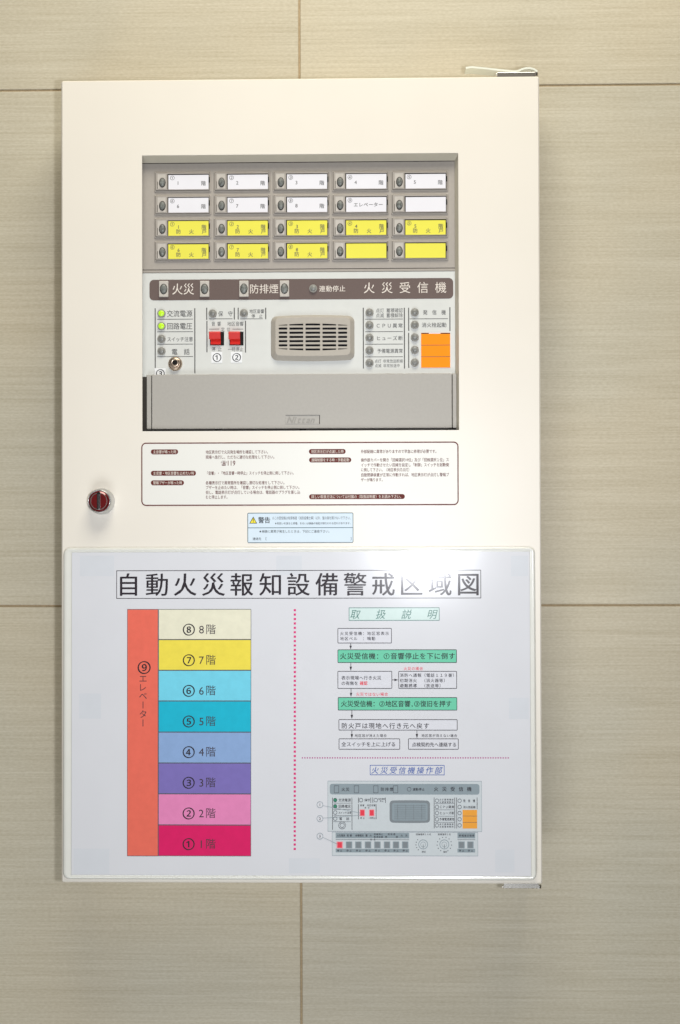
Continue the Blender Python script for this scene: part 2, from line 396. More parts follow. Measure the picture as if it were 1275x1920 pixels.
# ---- 20 zone windows
def wbox(c, r): # photo box of a window
    x = 289.3 + 111.0 * c; y = 321.6 + 43.35 * r - 0.45 * c
    return x, y, x + 107, y + 39
first = None
KAN = '①②③④⑤⑥⑦⑧⑨'
zc = ['white', 'yellow']
for r in range(4):
    for c in range(5):
        x, y, x1, y1 = wbox(c, r); b = R(x, y, x1, y1, DP); f = DP - .0022
        idx = (r % 2) * 5 + c + 1
        kind = 'yellow' if r > 1 else 'white'
        blank = (r == 1 and c == 4) or (r == 3 and c > 2)
        ord_ = ['first', 'second', 'third', 'fourth'][r] + ' row, ' + ['leftmost', 'second from left', 'middle', 'fourth from left', 'rightmost'][c]
        lab = ('blank %s window, %s' % (kind, ord_)) if blank else ('%s window numbered %d, %s' % (kind, idx, ord_))
        if first is None:
            px = (b[1] - b[0]) / 107; pz = (b[3] - b[2]) / 39
            fr = MB()
            Q = lambda u0, v0, u1, v1: (b[0] + u0 * px, b[0] + u1 * px, b[3] - v1 * pz, b[3] - v0 * pz)
            fr.slab(b, f + .0010, DP, M['zone'], .0012, .0011, 4)
            fr.frame(Q(3.2, 2.8, 104, 36), Q(25.2, 5.4, 103, 34.8), f, M['zone'], .0008, .0003, y1=f + .0012, bev=.0004)
            fr.outline(Q(2.6, 2.2, 104.6, 36.6), px * .7, f + .00095, M['groove'], .0009)
            fr.rect(Q(25, 5.2, 103.2, 35), f + .00085, M['groove'])
            fr.rect(Q(6.2, 5, 23, 34), f - .0001, M['holder'])
            fr.outline(Q(6.2, 5, 23, 34), px * .7, f - .0002, M['zone'])
            fr.slab(Q(102.6, 12, 104.6, 22), f - .0002, f + .0005, M['dark'], .0002, .0001)
            fr.rect(Q(6.4, 20, 7.3, 33), f - .0003, M['groove'])
            o = fr.build('zone_window', cab, lab)
            lm = MB(); q = Q(9.5, 12.6, 22, 31)
            cx, cz = (q[0] + q[1]) / 2, (q[2] + q[3]) / 2
            lm.lathe(cx, cz, [((q[3] - q[2]) / 2 - .0007, f - .0008), ((q[3] - q[2]) / 2 - .0003, f - .0007), ((q[3] - q[2]) / 2, f - .0001)], M['groove'], 24, .68)
            lm.dome(cx, cz, (q[3] - q[2]) / 2 - .0006, f - .0006, .0016, M['oval'], .66)
            lo = lm.build('indicator_lamp', o)
            first = (o, lo, b, o.location.copy())
        else:
            o = first[0].copy(); COL.objects.link(o); o.parent = cab
            o.location = (first[3].x + (b[0] + b[1] - first[2][0] - first[2][1]) / 2, first[3].y, first[3].z + (b[2] + b[3] - first[2][2] - first[2][3]) / 2)
            o['label'] = lab
            lo = first[1].copy(); COL.objects.link(lo); lo.parent = o
        cd = MB(); px = (b[1] - b[0]) / 107; pz = (b[3] - b[2]) / 39
        jx, jz = random.uniform(-.3, .3), random.uniform(-.3, .3)
        q = (b[0] + (27 + jx) * px, b[0] + (102.2 + jx) * px, b[3] - 34.4 * pz, b[3] - (7 + jz) * pz)
        cy = f + .0006
        cd.slab(q, cy, cy + .0002, M[kind + '_card'], .0001, .00005)
        if not blank:
            ty = cy - .00008
            cd.char(KAN[idx - 1], x + 33.8, y + 11.8, 9, M['ink'], ty, .01)
            if r == 1 and c == 3:
                cd.text('エレベーター', x + 40.5, x + 96, y + 20, 8, M['ink'], ty, .015)
            elif r < 2:
                cd.char(str(idx), x + 44.5, y + 21.5, 8.4, M['ink'], ty, .014); cd.char('階', x + 92.3, y + 22, 8.6, M['ink'], ty, .012)
            else:
                cd.char(str(idx), x + 45.5, y + 17.2, 8.4, M['ink'], ty, .014); cd.char('階', x + 93.2, y + 17.3, 8.6, M['ink'], ty, .012)
                for u, ch in ((45.4, '防'), (69.6, '火'), (93.4, '戸')): cd.char(ch, x + u, y + 25.9, 8.6, M['ink'], ty, .012)
        cd.build('label_card', o, kind + ' label card' + ('' if not blank else ' left blank'))

# ---- lower plate with its printing
mb = MB()
mb.slab((x_l, right_x, bot_z, zsplit - .0028), DP, DP + .004, M['plate'], .0003, .0003)
mb.slab((x_l, right_x, zsplit - .0026, zsplit - .0003), DP - .0004, DP + .003, M['zone'], .0002, .0002)
mb.rect((x_l, right_x, zsplit - .0006, zsplit + .0006), DP + .0010, M['groove'])
T = DP - .00012
def vl(x, y0, y1, w=2.0): mb.rect(R(x - w / 2, y0, x + w / 2, y1, T), T, M['ink'])
def hl(y, x0, x1, w=1.1): mb.rect(R(x0, y - w / 2, x1, y + w / 2, T), T, M['ink'])
def tx(s, x0, x1, y, h, bold=.010): mb.text(s, x0, x1, y, h, M['ink'], T, bold)
vl(291, 578, 690); vl(365.3, 578, 700)
for y in (598.5, 622, 645.3, 668.7): hl(y, 294.5, 362)
tx('交流電源', 312.5, 361, 588, 12); tx('回路電圧', 312.5, 361, 611.5, 12); tx('スイッチ注意', 313, 362, 636, 8.6); tx('電　話', 321.5, 356, 659.5, 11)
vl(387.6, 577, 599.5); vl(439.3, 577, 599); vl(446.6, 577, 599); vl(498.2, 577, 598.5)
hl(597.8, 391.5, 436); hl(597.8, 450, 492.5)
tx('保　守', 409, 436.5, 588.3, 9.5); tx('地区音響', 467.5, 495.5, 583.6, 7.4, .01); tx('停　止', 471.5, 492.5, 592.6, 7, .01)
vl(388, 601.5, 660.5); vl(460.3, 601.5, 661)
tx('音 響', 396.5, 414.5, 607, 8, 0); tx('地区音響', 426, 457, 607, 8, 0); tx('定 位', 414.5, 432, 617.6, 7.4, 0)
hl(617, 392, 411, .9); hl(617, 436, 456, .9)
tx('停 止', 396.5, 416, 654.6, 8, 0); tx('一時停止', 427, 456.5, 655, 7.6, 0)
vl(681.3, 577, 691); vl(758.3, 577, 691)
for y in (598.3, 621.8, 645.3, 669): hl(y, 684.5, 755.5)
tx('点灯 蓄積確認', 704.5, 755.5, 582, 8, 0); tx('点滅 蓄積解除', 704.5, 755.5, 591.3, 8, 0)
tx('ＣＰＵ異常', 704.5, 755.5, 610.5, 8.2); tx('ヒューズ断', 705, 755.5, 634, 8.2); tx('予備電源異常', 707, 755.5, 658, 8.2)
tx('点灯 非常放送断線', 702.5, 755.5, 677, 6.8, 0); tx('点滅 非常放送中', 702.5, 750, 685.6, 6.4, 0)
vl(766.3, 577, 620.5); vl(766.3, 624, 690); vl(843.6, 576, 620.5); hl(597.7, 768, 840)
tx('発　信　機', 793, 836, 585.7, 9); tx('消火栓起動', 790.5, 837.5, 609.3, 8.6)
mb.build('control_plate', cab, 'pale grey lower plate printed with lamp captions')

# ---- title strip
mb = MB()
b = R(280.3, 523, 849.8, 561.6, DP)
mb.poly(rpoly(*b, .0042, 6), DP - .0002, M['strip'])
T2 = DP - .00035
mb.text('火災', 322, 364.5, 541.8, 20.5, M['pale'], T2, .004); mb.text('防排煙', 467.5, 522.5, 541.4, 17, M['pale'], T2, .006)
mb.text('連動停止', 598, 648, 541.2, 11, M['pale'], T2, .01); mb.text('火災受信機', 681, 837.5, 539.2, 20, M['pale'], T2, .004)
strip = mb.build('title_strip', cab, 'dark brown title strip with pale lettering')
src = None
for x in (307.4, 384, 457.6, 533.6):
    cx, cz = P(x, 542.3 - (x - 307) * .003, DP)
    if src is None:
        mb = MB(); w, h = 8.9 * PX, 15.2 * PX
        mb.slab((cx - w, cx + w, cz - h, cz + h), DP - .0022, DP - .0003, M['holder'], .0004, .0005)
        mb.lathe(cx, cz - .0002, [(.0049, DP - .0024), (.0051, DP - .0021)], M['groove'], 24, .72)
        h_o = mb.build('lamp_holder', strip); hc = cx, cz
        mb = MB(); mb.dome(cx, cz - .0002, .0046, DP - .0023, .0014, M['oval'], .68); l_o = mb.build('oval_lens', h_o)
        # a lens is moulded into its holder; both sit on the strip
        l_o.parent = strip; l_o.location = np.array(l_o.location) + np.array(h_o.location)
        src = (h_o, l_o, h_o.location.copy(), l_o.location.copy())
    else:
        for s_, l_ in ((src[0], src[2]), (src[1], src[3])):
            o = s_.copy(); COL.objects.link(o); o.parent = strip; o.location = (l_.x + cx - hc[0], l_.y, l_.z + cz - hc[1])

# ---- round status lamps
def lamp_mesh(lens):
    a = MB(); a.lathe(0, 0, [(.0031, -.0016), (.0035, -.0017), (.0038, -.0013), (.0039, .0002)], M['lens_rim'], 24)
    e = MB(); e.dome(0, 0, .0031, -.0010, .0016, M[lens])
    return a, e
lamps = {}
spots = [(303, 588, 'lit', 'lit green lamp beside the top left caption'), (303, 611.7, 'lit', 'lit green lamp in second row at left'),
         (303, 635.5, 'lens', 'unlit lamp in third row at left'), (303, 658.6, 'lens', 'unlit lamp above the phone jack'),
         (399, 588, 'lens', 'unlit lamp above the left red switch'), (457.4, 587.5, 'lens', 'unlit lamp above the right red switch'),
         (587.3, 541.3, 'lens', 'round lamp on the brown title strip')]
for k, y in enumerate((586.3, 609.7, 633.4, 657, 680.8)): spots.append((692.8, y, 'lens', 'unlit lamp right of the speaker, %s from top' % ['first', 'second', 'third', 'fourth', 'fifth'][k]))
for k, y in enumerate((585.8, 609.3, 632.7, 656.3, 680)): spots.append((777.6, y, 'lens', 'unlit lamp in the rightmost column, %s from top' % ['first', 'second', 'third', 'fourth', 'fifth'][k]))
for x, y, kind, lab in spots:
    cx, cz = P(x, y, DP)
    if kind not in lamps:
        a, e = lamp_mesh(kind); o = a.build('status_lamp', cab); l_ = e.build('lens', o)
        off = l_.location.copy(); a_y = np.array(a.v)[:, 1]; e_y = np.array(e.v)[:, 1]
        l_.location = (0, (e_y.min() + e_y.max()) / 2 - (a_y.min() + a_y.max()) / 2, 0)
        lamps[kind] = (o, l_, DP - .0002 + (a_y.min() + a_y.max()) / 2)
    else:
        o = lamps[kind][0].copy(); COL.objects.link(o); o.parent = cab
        l_ = lamps[kind][1].copy(); COL.objects.link(l_); l_.parent = o
    o['label'] = lab
    o.location = np.array((cx, lamps[kind][2], cz)) - np.array(cab.location)

# ---- rocker switches
src = None
for x, lab in ((394.4, 'left red rocker switch above sticker 1'), (430.8, 'right red rocker switch above sticker 2')):
    b = R(x, 622.8, x + 25.2, 647, DP)
    if src is None:
        mb = MB(); mb.frame((b[0] - .0003, b[1] + .0003, b[2] - .0003, b[3] + .0003), b, DP - .0006, M['dark'], .0003, .0002, y1=DP, bev=.0001)
        mb.rect(b, DP - .0003, M['dark']); o = mb.build('rocker_switch', cab, lab)
        mb = MB(); w = 21.3 * PX; x0, x1 = b[0] - .0006, b[0] - .0006 + w
        zt, zm, zb = b[3] + .0003, b[2] + .0042, b[2] + .0002
        prof = [(DP - .0003, zt), (DP - .0050, zt - .0004), (DP - .0056, zt - .0014), (DP - .0040, zm + .0012), (DP - .0022, zm), (DP - .0026, zb + .0006), (DP - .0003, zb)]
        vs = [(x0 + .0012 * (p[0] > DP - .003), p[0], p[1]) for p in prof] + [(x1, p[0], p[1]) for p in prof]; n = len(prof)
        mb.add(vs, [(i, i + 1, n + i + 1, n + i) for i in range(n - 1)] + [tuple(range(n - 1, -1, -1)), tuple(range(n, 2 * n))], M['red'])
        k = mb.build('rocker', o); src = (o, k, o.location.copy(), b)
    else:
        o = src[0].copy(); COL.objects.link(o); o.parent = cab; o.location = (src[2].x + b[0] - src[3][0], src[2].y, src[2].z + b[2] - src[3][2])
        o['label'] = lab; k = src[1].copy(); COL.objects.link(k); k.parent = o

# ---- phone jack
cx, cz = P(328.5, 682.2, DP)
mb = MB()
mb.lathe(cx, cz, [(.0050, DP - .0024), (.0058, DP - .0020), (.0064, DP - .0010), (.0068, DP)], M['brass'], 28)
jack = mb.build('phone_jack', cab, 'nickel phone jack below the left lamps')
mb = MB(); mb.lathe(cx + .0003, cz + .0006, [(.0023, DP - .0052), (.0030, DP - .0055), (.0040, DP - .0052), (.0043, DP - .0044), (.0044, DP - .0022)], M['brass'], 28)
mb.build('jack_collar', jack)
mb = MB(); mb.disc(cx + .0003, cz + .0006, .0023, DP - .0054, M['dark']); mb.build('jack_hole', jack)

# ---- number stickers
for x0, y0, x1, y1, ch, cx_, cy_ in ((396.3, 659.8, 416.8, 680.2, '①', 406.8, 670), (433, 659.5, 454, 680, '②', 443.6, 669.8), (290, 690.5, 310.5, 711, '③', 300.6, 700)):
    mb = MB(); b = R(x0, y0, x1, y1, DP)
    mb.slab(b, DP - .00032, DP - .00013, M['sticker'], .0001, .00003)
    mb.char(ch, cx_, cy_, 17.5, M['black'], DP - .0004, .018)
    mb.build('number_sticker', cab, 'small white sticker with circled number ' + {'①': '1', '②': '2', '③': '3'}[ch])

# ---- speaker grille
SF = DP - .0055
mb = MB()
outer = rpoly(*R(508, 593, 664.6, 675, DP), .0058, 6, bulge=.0012)
b = R(516.6, 596.5, 656.2, 665.5, SF)
inner = rpoly(*b, .0035, 6, bulge=.0009)
bq = (b[0] - .0004, b[1] + .0004, b[2] - .0004, b[3] + .0004)
inner2 = rpoly(*bq, .0038, 6, bulge=.0009)
mb.loft([(inner, SF), (inner2, SF + .0003), ([(a[0] * .12 + c[0] * .88, a[1] * .12 + c[1] * .88) for a, c in zip(inner2, outer)], DP - .0012), (outer, DP)], M['speaker'], False)
holes = []
cols = [(522.5, 538.8), (542.6, 568.6), (572.8, 600.2), (604.6, 630.2), (633.8, 651)]
rows = [608.7, 616, 623.8, 631.7, 639.6, 647.4, 654.8]
xm = 587.0
for k, y in enumerate(rows):
    for (u0, u1) in cols:
        h = 2.1
        if k in (0, 6):
            n = 6; arc = lambda u: 3.2 * (1 - ((u - xm) / 66) ** 2) + .7
            us = [u0 + (u1 - u0) * i / n for i in range(n + 1)]
            if k == 0: pts = [(u, y + 1.6) for u in us] + [(u, y + 1.6 - arc(u)) for u in reversed(us)]
            else: pts = [(u, y - 1.6 + arc(u)) for u in us] + [(u, y - 1.6) for u in reversed(us)]
            holes.append([P(u, v_, SF) for u, v_ in pts])
        else:
            q = R(u0, y - h, u1, y + h, SF); holes.append(rpoly(*q, .0007 if u0 < 523 or u1 > 650 else .0002, 3))
fill([inner] + holes, SF, .0012, M['speaker'], mb)
sp = mb.build('speaker_grille', cab, 'warm grey plastic speaker grille with seven slotted rows')
mb = MB(); mb.rect((b[0] + .001, b[1] - .001, b[2] + .001, b[3] - .001), SF + .0026, M['slotdark'])
cx, cz = P(560, 634, DP)
mb.build('speaker_cloth', sp)

# ---- orange card
mb = MB(); b = R(789.6, 624.3, 844, 689.3, DP)
mb.slab(b, DP - .0005, DP, M['orange_card'], .0001, .00005)
for y in (647.2, 669): mb.rect(R(789.8, y - .45, 843.8, y + .45, DP), DP - .00058, M['ink'])
mb.rect(R(790, 624.4, 804, 626, DP), DP - .00058, M['dark']); mb.rect(R(826, 624.4, 843.8, 626, DP), DP - .00058, M['dark'])
mb.rect(R(804, 624.4, 826, 625.6, DP), DP - .00058, M['sticker'])
mb.build('orange_card', cab, 'blank orange card ruled in three beside the right lamps')

# ---- hinged lower cover and what shows below it
CF = 0.0045
mb = MB(); b = R(274.8, 701.2, 856.2, 803.5, CF)
mb.slab((b[0], b[0] + 8.6 * PX, b[2], b[3]), CF + .0004, CF + .008, M['cover'], .0008, .0006)
mb.slab((b[1] - 7.6 * PX, b[1], b[2], b[3]), CF + .0004, CF + .008, M['cover'], .0008, .0006)
mb.slab((b[0] + 10 * PX, b[1] - 8.8 * PX, b[2], b[3]), CF, CF + .008, M['cover'], .0006, .0006)
mb.rect((b[0] + .001, b[1] - .001, b[2] + .001, b[3] - .001), CF + .004, M['dark'])
cover = mb.build('switch_cover', cab, 'plain grey flip cover over the lower switches')
mb = MB(); q = R(535.5, 778.2, 600, 795.2, CF)
mb.frame(q, (q[0] + .0005, q[1] - .0005, q[2] + .0005, q[3] - .0005), CF - .0003, M['cover'], .0001, .0001, y1=CF, bev=.0001)
mb.rect((q[1] - .0007, q[1] - .0001, q[2], q[3]), CF - .00034, M['groove']); mb.rect((q[0], q[1], q[3] - .0004, q[3]), CF - .00034, M['ink'])
LG = mk('logo_relief', (147, 144, 138), .5, .35, var=.02)
mb.text('Nittan', 543, 592, 787, 15, LG, CF - .0003, .035, .35)
mb.build('logo_plate', cover)
mb = MB(); q = (x_l, OPEN[1], bot_z, b[2] + .002)
mb.rect((x_l, OPEN[1] - .0005, bot_z, b[3] - .0015), CF + .0045, M['groove'])
for x in (410, 568, 849): mb.slab(R(x - 6, 800, x + 6, 812, .006), .0052, .0078, M['dark'], .0003, .0002)
mb.build('cover_recess', cab)

# ---- door lock
cx, cz = P(190.8, 940.3, 0)
mb = MB(); mb.lathe(cx, cz, [(.0099, -.0120), (.0102, -.0124), (.0107, -.0120), (.0114, -.0080), (.0122, -.0030), (.0125, 0)], M['satin'], 40)
lock = mb.build('door_lock', cab, 'round chrome door lock with dark red core')
lx, lz = cx, cz
LK = -.0044
mb = MB(); mb.lathe(lx, lz, [(.0070, -.0090 + LK), (.0074, -.0091 + LK), (.0078, -.0086 + LK), (.0092, -.0082 + LK), (.0098, -.0074 + LK)], M['core'], 40)
mb.circle(lx, lz, .0080, .0006, -.0092 + LK, M['chrome'], 40)
mb.build('lock_core', lock)
mb = MB()
mb.slab((lx - .0013, lx + .0015, lz - .0076, lz + .0076), -.0097 + LK, -.0088 + LK, M['steel'], .0006, .0003)
mb.rect((lx - .0017, lx - .0012, lz - .0074, lz + .0078), -.0093 + LK, M['dark']); mb.disc(lx + .0001, lz + .0077, .0012, -.0098 + LK, M['dark'], n=14)
mb.build('key_slot', lock)

# ---- hinges
for name_y, x0, x1, lab in ((139.5, 931, 1010, 'chrome hinge at the top right corner'), (1662.5, 943, 1016.5, 'chrome hinge at the bottom right corner')):
    a, e = P(x0, name_y, .018), P(x1, name_y, .018)
    z = (a[1] + e[1]) / 2; sgn = 1 if z > 0 else -1
    mb = MB()
    mb.slab((a[0], e[0] - .004, min(z, sgn * HH), max(z, sgn * HH)), .012, .034, M['chrome'], .0003, .0003)
    mb.tube([(a[0] - .0005, .018, z), (e[0] - .004, .018, z)], .0011, M['chrome'])
    mb.tube([(e[0] - .0030, .018, z - .0022 * sgn), (e[0] - .0030, .018, z + .0012 * sgn)], .0024, M['chrome'])
    mb.build('hinge', cab, lab)

# ---- instruction label printed on the door
LY = -.0002
mb = MB(); b = R(265, 829, 859.8, 947.8, 0)
mb.poly(rpoly(*b, .0045, 6), LY, M['label'])
mb.outline(b, .00105, LY - .00008, M['maroon'], .0045, 6)
for x0, y, x1, s in ((283, 847.3, 334, '主音響が鳴った時'), (283, 887.3, 367.5, '主音響・地区音響を止めたい時'), (283, 905.3, 345, '警報ブザーが鳴った時'),
                     (579.3, 846.6, 648, '地区表示灯が点滅した時'), (579.6, 862.4, 658.6, '遠隔制御をする時・手動起動'), (579.6, 931.2, 759, '詳しい取扱方法については付属の〈取扱説明書〉をお読み下さい。')):
    q = R(x0, y - 4.6, x1, y + 4.6, 0)
    mb.poly(rpoly(*q, .0022, 6), LY - .0001, M['maroon'])
    mb.text(s, x0 + 4, x1 - 3.5, y, 6.2, M['lighttext'], LY - .0002, .012)
for x0, x1, y, s in ((385.5, 506, 847.5, '地区表示灯で火災発生場所を確認して下さい。'), (385.5, 518, 857, '現場へ急行し、ただちに適切な処理をして下さい。'),
                     (385, 554, 887, '「音響」・「地区音響一時停止」スイッチを停止側に倒して下さい。'), (385.5, 537, 905.2, '各種表示灯で異常箇所を確認し適切な処理をして下さい。'),
                     (385.5, 565, 914, 'ブザーを止めたい時は、「音響」スイッチを停止側に倒して下さい。'), (385.5, 563, 923, '但し、電話表示灯が点灯している場合は、電話器のプラグを差し込'),
                     (385.5, 430, 932, 'むと停止します。'), (676.5, 822, 846.4, '外部配線に異常がありますので早急に修理が必要です。'),
                     (676.5, 842, 862.2, '操作部カバーを開き「回線選択10位」及び「回線選択１位」ス'), (676.5, 842, 871.6, 'イッチで作動させたい回線を設定し「制御」スイッチを起動側'),
                     (676.5, 771, 880.8, 'に倒して下さい。（地区表示灯点灯）'), (676.5, 842, 890.2, '自動閉鎖装置が正常に作動すれば、地区表示灯が点灯し警報ブ'), (676.5, 721, 899.6, 'ザーが鳴ります。')):
    mb.text(s, x0, x1, y, 6.6, M['maroon'], LY - .0001, .014)
mb.text('☎', 414, 423, 868.2, 8, M['maroon'], LY - .0001, .01); mb.text('119', 425, 441.5, 868.2, 12, M['maroon'], LY - .0001, .012)
mb.build('instruction_label', cab, 'instruction label outlined in maroon below the control panel')

# ---- warning sticker
mb = MB(); b = R(464, 961.3, 662.6, 1017.8, 0); WY = -.0003
mb.slab(b, WY, 0, M['bluelabel'], .0012, .0001); k = WY - .0001
mb.outline(b, .0006, k, M['teal_ink'], .0012); mb.rect(R(464.5, 988.9, 662, 990, 0), k, M['teal_ink'])
tri = [P(467.6, 981.6), P(482.2, 981.6), P(474.9, 968.6)]; g = tuple(np.mean(np.array(tri), 0))
mb.poly(tri, k, M['black']); mb.poly([(g[0] + (p[0] - g[0]) * .74, g[1] + (p[1] - g[1]) * .74) for p in tri], k - .0001, M['warn_yellow'])
mb.rect(R(474.4, 972.5, 475.5, 977.6), k - .0002, M['black']); mb.rect(R(474.4, 978.4, 475.5, 979.5), k - .0002, M['black'])
mb.text('警告', 484, 507, 975.2, 11.3, M['black'], k, .02)
mb.text('☆この受信機は有資格者（消防設備士等）以外、盤の扉を開けないで下さい。', 510, 660, 971.2, 6, M['black'], k, -.004)
mb.text('★取扱いを誤ると感電、あるいは機器の機能が損なわれる恐れがあります。', 515, 660, 981.2, 4.3, M['black'], k, 0)
mb.text('★機器に異常が発生したときは、下記にご連絡下さい。', 485.5, 621, 996.3, 5.2, M['black'], k, 0)
mb.text('連絡先', 473.5, 490, 1010.3, 5.2, M['black'], k, 0); mb.char('〔', 499, 1010.2, 6, M['black'], k); mb.char('〕', 658, 1010.2, 6, M['black'], k)
mb.build('warning_sticker', cab, 'pale blue warning sticker with yellow triangle below the instruction label')

# ---------------------------------------------------------------- white plastic strap lying on the cabinet top
def ribbon(pts, y0, y1, th, m, mb):
    n = len(pts); vs = []
    for i, (x, z) in enumerate(pts):
        a = pts[max(i - 1, 0)]; c = pts[min(i + 1, n - 1)]; L = math.hypot(c[0] - a[0], c[1] - a[1])
        nx, nz = -(c[1] - a[1]) / L * th / 2, (c[0] - a[0]) / L * th / 2
        vs += [(x + nx, y0, z + nz), (x + nx, y1, z + nz), (x - nx, y1, z - nz), (x - nx, y0, z - nz)]
    fs = []
    for i in range(n - 1):
        for k in range(4): fs.append((4 * i + k, 4 * i + 4 + k, 4 * i + 4 + (k + 1) % 4, 4 * i + (k + 1) % 4))
    fs += [(0, 1, 2, 3), (4 * n - 1, 4 * n - 2, 4 * n - 3, 4 * n - 4)]
    mb.add(vs, fs, m)
mb = MB(); D = .03
pl = [P(873, 128.5, D), P(884, 127, D), P(910, 129.5, D), P(940, 133, D), P(962, 135, D), P(970, 134.6, D), P(978, 131, D), P(986, 129, D), P(994, 129, D), P(1001, 131, D), P(1007, 135.5, D)]
ribbon(pl, D - .002, D + .014, .0018, M['strap'], mb)
st = mb.build('plastic_strap'); st['label'] = 'white plastic strap lying bent on the top right of the cabinet'; st['category'] = 'strap'

# ---------------------------------------------------------------- laminated notice on the lower door
NY = -.0016                                    # paper plane
PB = R(119, 1025.8, 1004.5, 1648.5, NY)
note = thing('laminated_notice', 'large laminated zone chart with coloured floors, stuck on the lower door', 'notice', ((PB[0] + PB[1]) / 2, -.0004, PB[3]))
mb = MB()
SB = R(135, 1035, 994, 1640, NY)
N4 = 4
o1, o2 = rpoly(*PB, .006, N4), rpoly(PB[0] + .0014, PB[1] - .0014, PB[2] + .0014, PB[3] - .0014, .0048, N4)
i1 = rpoly(SB[0] - .0016, SB[1] + .0016, SB[2] - .0012, SB[3] + .0012, .001, N4)
i2 = rpoly(SB[0] - .0002, SB[1] + .0002, SB[2] - .0002, SB[3] + .0002, .0004, N4)
md = [((a[0] + c[0]) / 2, (a[1] + c[1]) / 2) for a, c in zip(o2, i1)]
mb.loft([(i2, NY + .0001), (i1, NY + .0006), (md, NY - .0003), (o2, NY - .0001), (o1, NY + .0008), (o1, NY + .0012)], M['pouch'], False, True, True)
mb.build('laminate_margin', note, 'clear rounded laminate border with rippled edge')
mb = MB(); mb.rect(SB, NY, M['paper'])
E = .00008
rs = random.Random(7)
for x0, y0, x1, y1 in ((150, 1042, 214, 1080), (149, 1300, 190, 1347), (139, 1590, 206, 1637), (928, 1592, 964, 1634), (954, 1308, 991, 1348), (958, 1042, 990, 1080), (518, 1042, 566, 1078), (542, 1608, 600, 1636)):
    mb.rect(R(x0, y0, x1, y1, NY), NY - E * .5, M['n_tape'])
y = 1142
while y < 1594: mb.rect(R(550.8, y, 555, y + 4, NY), NY - E, M['n_pink']); y += 8.27
x = 566
while x < 955: mb.rect(R(x, 1419.2, x + 2.3, 1421.6, NY), NY - E, M['n_purple']); x += 4.7
mb.build('paper_sheet', note, 'white chart paper with dotted pink dividers')
mb = MB(); b = R(218.3, 1069, 902, 1122.2, NY)
mb.outline(b, .0006, NY - E, M['n_ink'])
for k, ch in enumerate('自動火災報知設備警戒区域図'): mb.char(ch, 241.2 + 53.07 * k, 1096.3 - .08 * k, 41, M['n_ink'], NY - E, .014, d=NY)
mb.build('title_box', note, 'boxed black title across the top of the chart')
bd = [1142, 1199, 1256.6, 1314, 1372.2, 1430, 1487.6, 1545.8, 1604]
names = {8: 'cream', 7: 'yellow', 6: 'light blue', 5: 'turquoise', 4: 'periwinkle blue', 3: 'violet', 2: 'pink', 1: 'magenta'}
for k in range(8):
    f = 8 - k; mb = MB(); b = R(297.3, bd[k], 471.2, bd[k + 1], NY)
    mb.rect(b, NY - E, M['floor%d' % f]); mb.outline(b, .00045, NY - 2 * E, M['n_line'])
    yy = 1180 + 57.3 * k
    mb.char(KAN[f - 1], 354.3, yy, 24, M['n_ink'], NY - 2 * E, .018, d=NY)
    mb.char(str(f), 378, yy, 18.5, M['n_serif'], NY - 2 * E, 0, d=NY); mb.char('階', 395.8, yy - .5, 18, M['n_serif'], NY - 2 * E, 0, d=NY)
    mb.build('floor_block', note, '%s block for floor %d' % (names[f], f))
mb = MB(); b = R(238.9, 1142, 297.3, 1604, NY); mb.rect(b, NY - E, M['floor9']); mb.outline(b, .00045, NY - 2 * E, M['n_line'])
mb.char('⑨', 270.6, 1251, 26, M['n_ink'], NY - 2 * E, .02, d=NY)
for ch, yy in (('エ', 1272), ('レ', 1288.5), ('ベ', 1304.5), ('ー', 1321.5), ('タ', 1338.5), ('ー', 1355)): mb.char(ch, 268.6, yy, 14.5, M['n_serif'], NY - 2 * E, 0, rot90=(ch == 'ー'), d=NY)
mb.build('elevator_block', note, 'tall orange block left of the coloured floors')

L1, L2 = NY - E, NY - 2 * E
def box(name, x0, y0, x1, y1, fillm, lines, label, linem='n_ink', w=.00055, r=.0008):
    mb = MB(); b = R(x0, y0, x1, y1, NY)
    mb.poly(rpoly(*b, r, 3), L1, M[fillm]); mb.outline(b, w, L2, M[linem], r)
    for s, a, c, y, h, m, bo, sh in lines: mb.text(s, a, c, y, h, M[m], L2, bo, sh, d=NY)
    return mb.build(name, note, label)
box('heading_box', 654, 1139, 824, 1163.6, 'n_mint', [('取　扱　説　明', 657, 820, 1151.6, 17, 'n_greenink', 0, .25)], 'green outlined heading above the flow chart', 'n_greenink', r=2e-5)
S2 = lambda *a: (*a, 0.0)
box('step_box', 633, 1177.6, 734.5, 1206, 'n_white', [S2('火災受信機：地区窓表示', 637.5, 729.5, 1187.6, 6.6, 'n_ink', .012), S2('地区ベル　：鳴動', 637.5, 704, 1197.2, 6.6, 'n_ink', .012)], 'white step box at the top of the flow chart')
box('step_box', 633, 1217.6, 856.4, 1242.6, 'n_green', [S2('火災受信機：①音響停止を下に倒す', 637, 853.5, 1230, 11.6, 'n_ink', .016)], 'upper green step box')
box('step_box', 633, 1258, 735.2, 1291, 'n_white', [S2('表示現場へ行き火災', 640, 715, 1270.7, 7.2, 'n_ink', .012), S2('の有無を', 640, 672, 1280.8, 7.2, 'n_ink', .012), S2('確認', 674.5, 689, 1280.8, 7.2, 'n_red', .03)], 'white step box with one red word')
box('step_box', 747, 1258, 856.6, 1291, 'n_white', [S2('消防へ通報（電話１１９番）', 749.5, 856, 1265.8, 6.8, 'n_ink', .012), S2('初期消火　（消火器等）', 749.5, 839, 1275.7, 6.8, 'n_ink', .012), S2('避難誘導　（放送等）', 749.5, 831, 1285.3, 6.8, 'n_ink', .012)], 'white step box with three lines at the right')
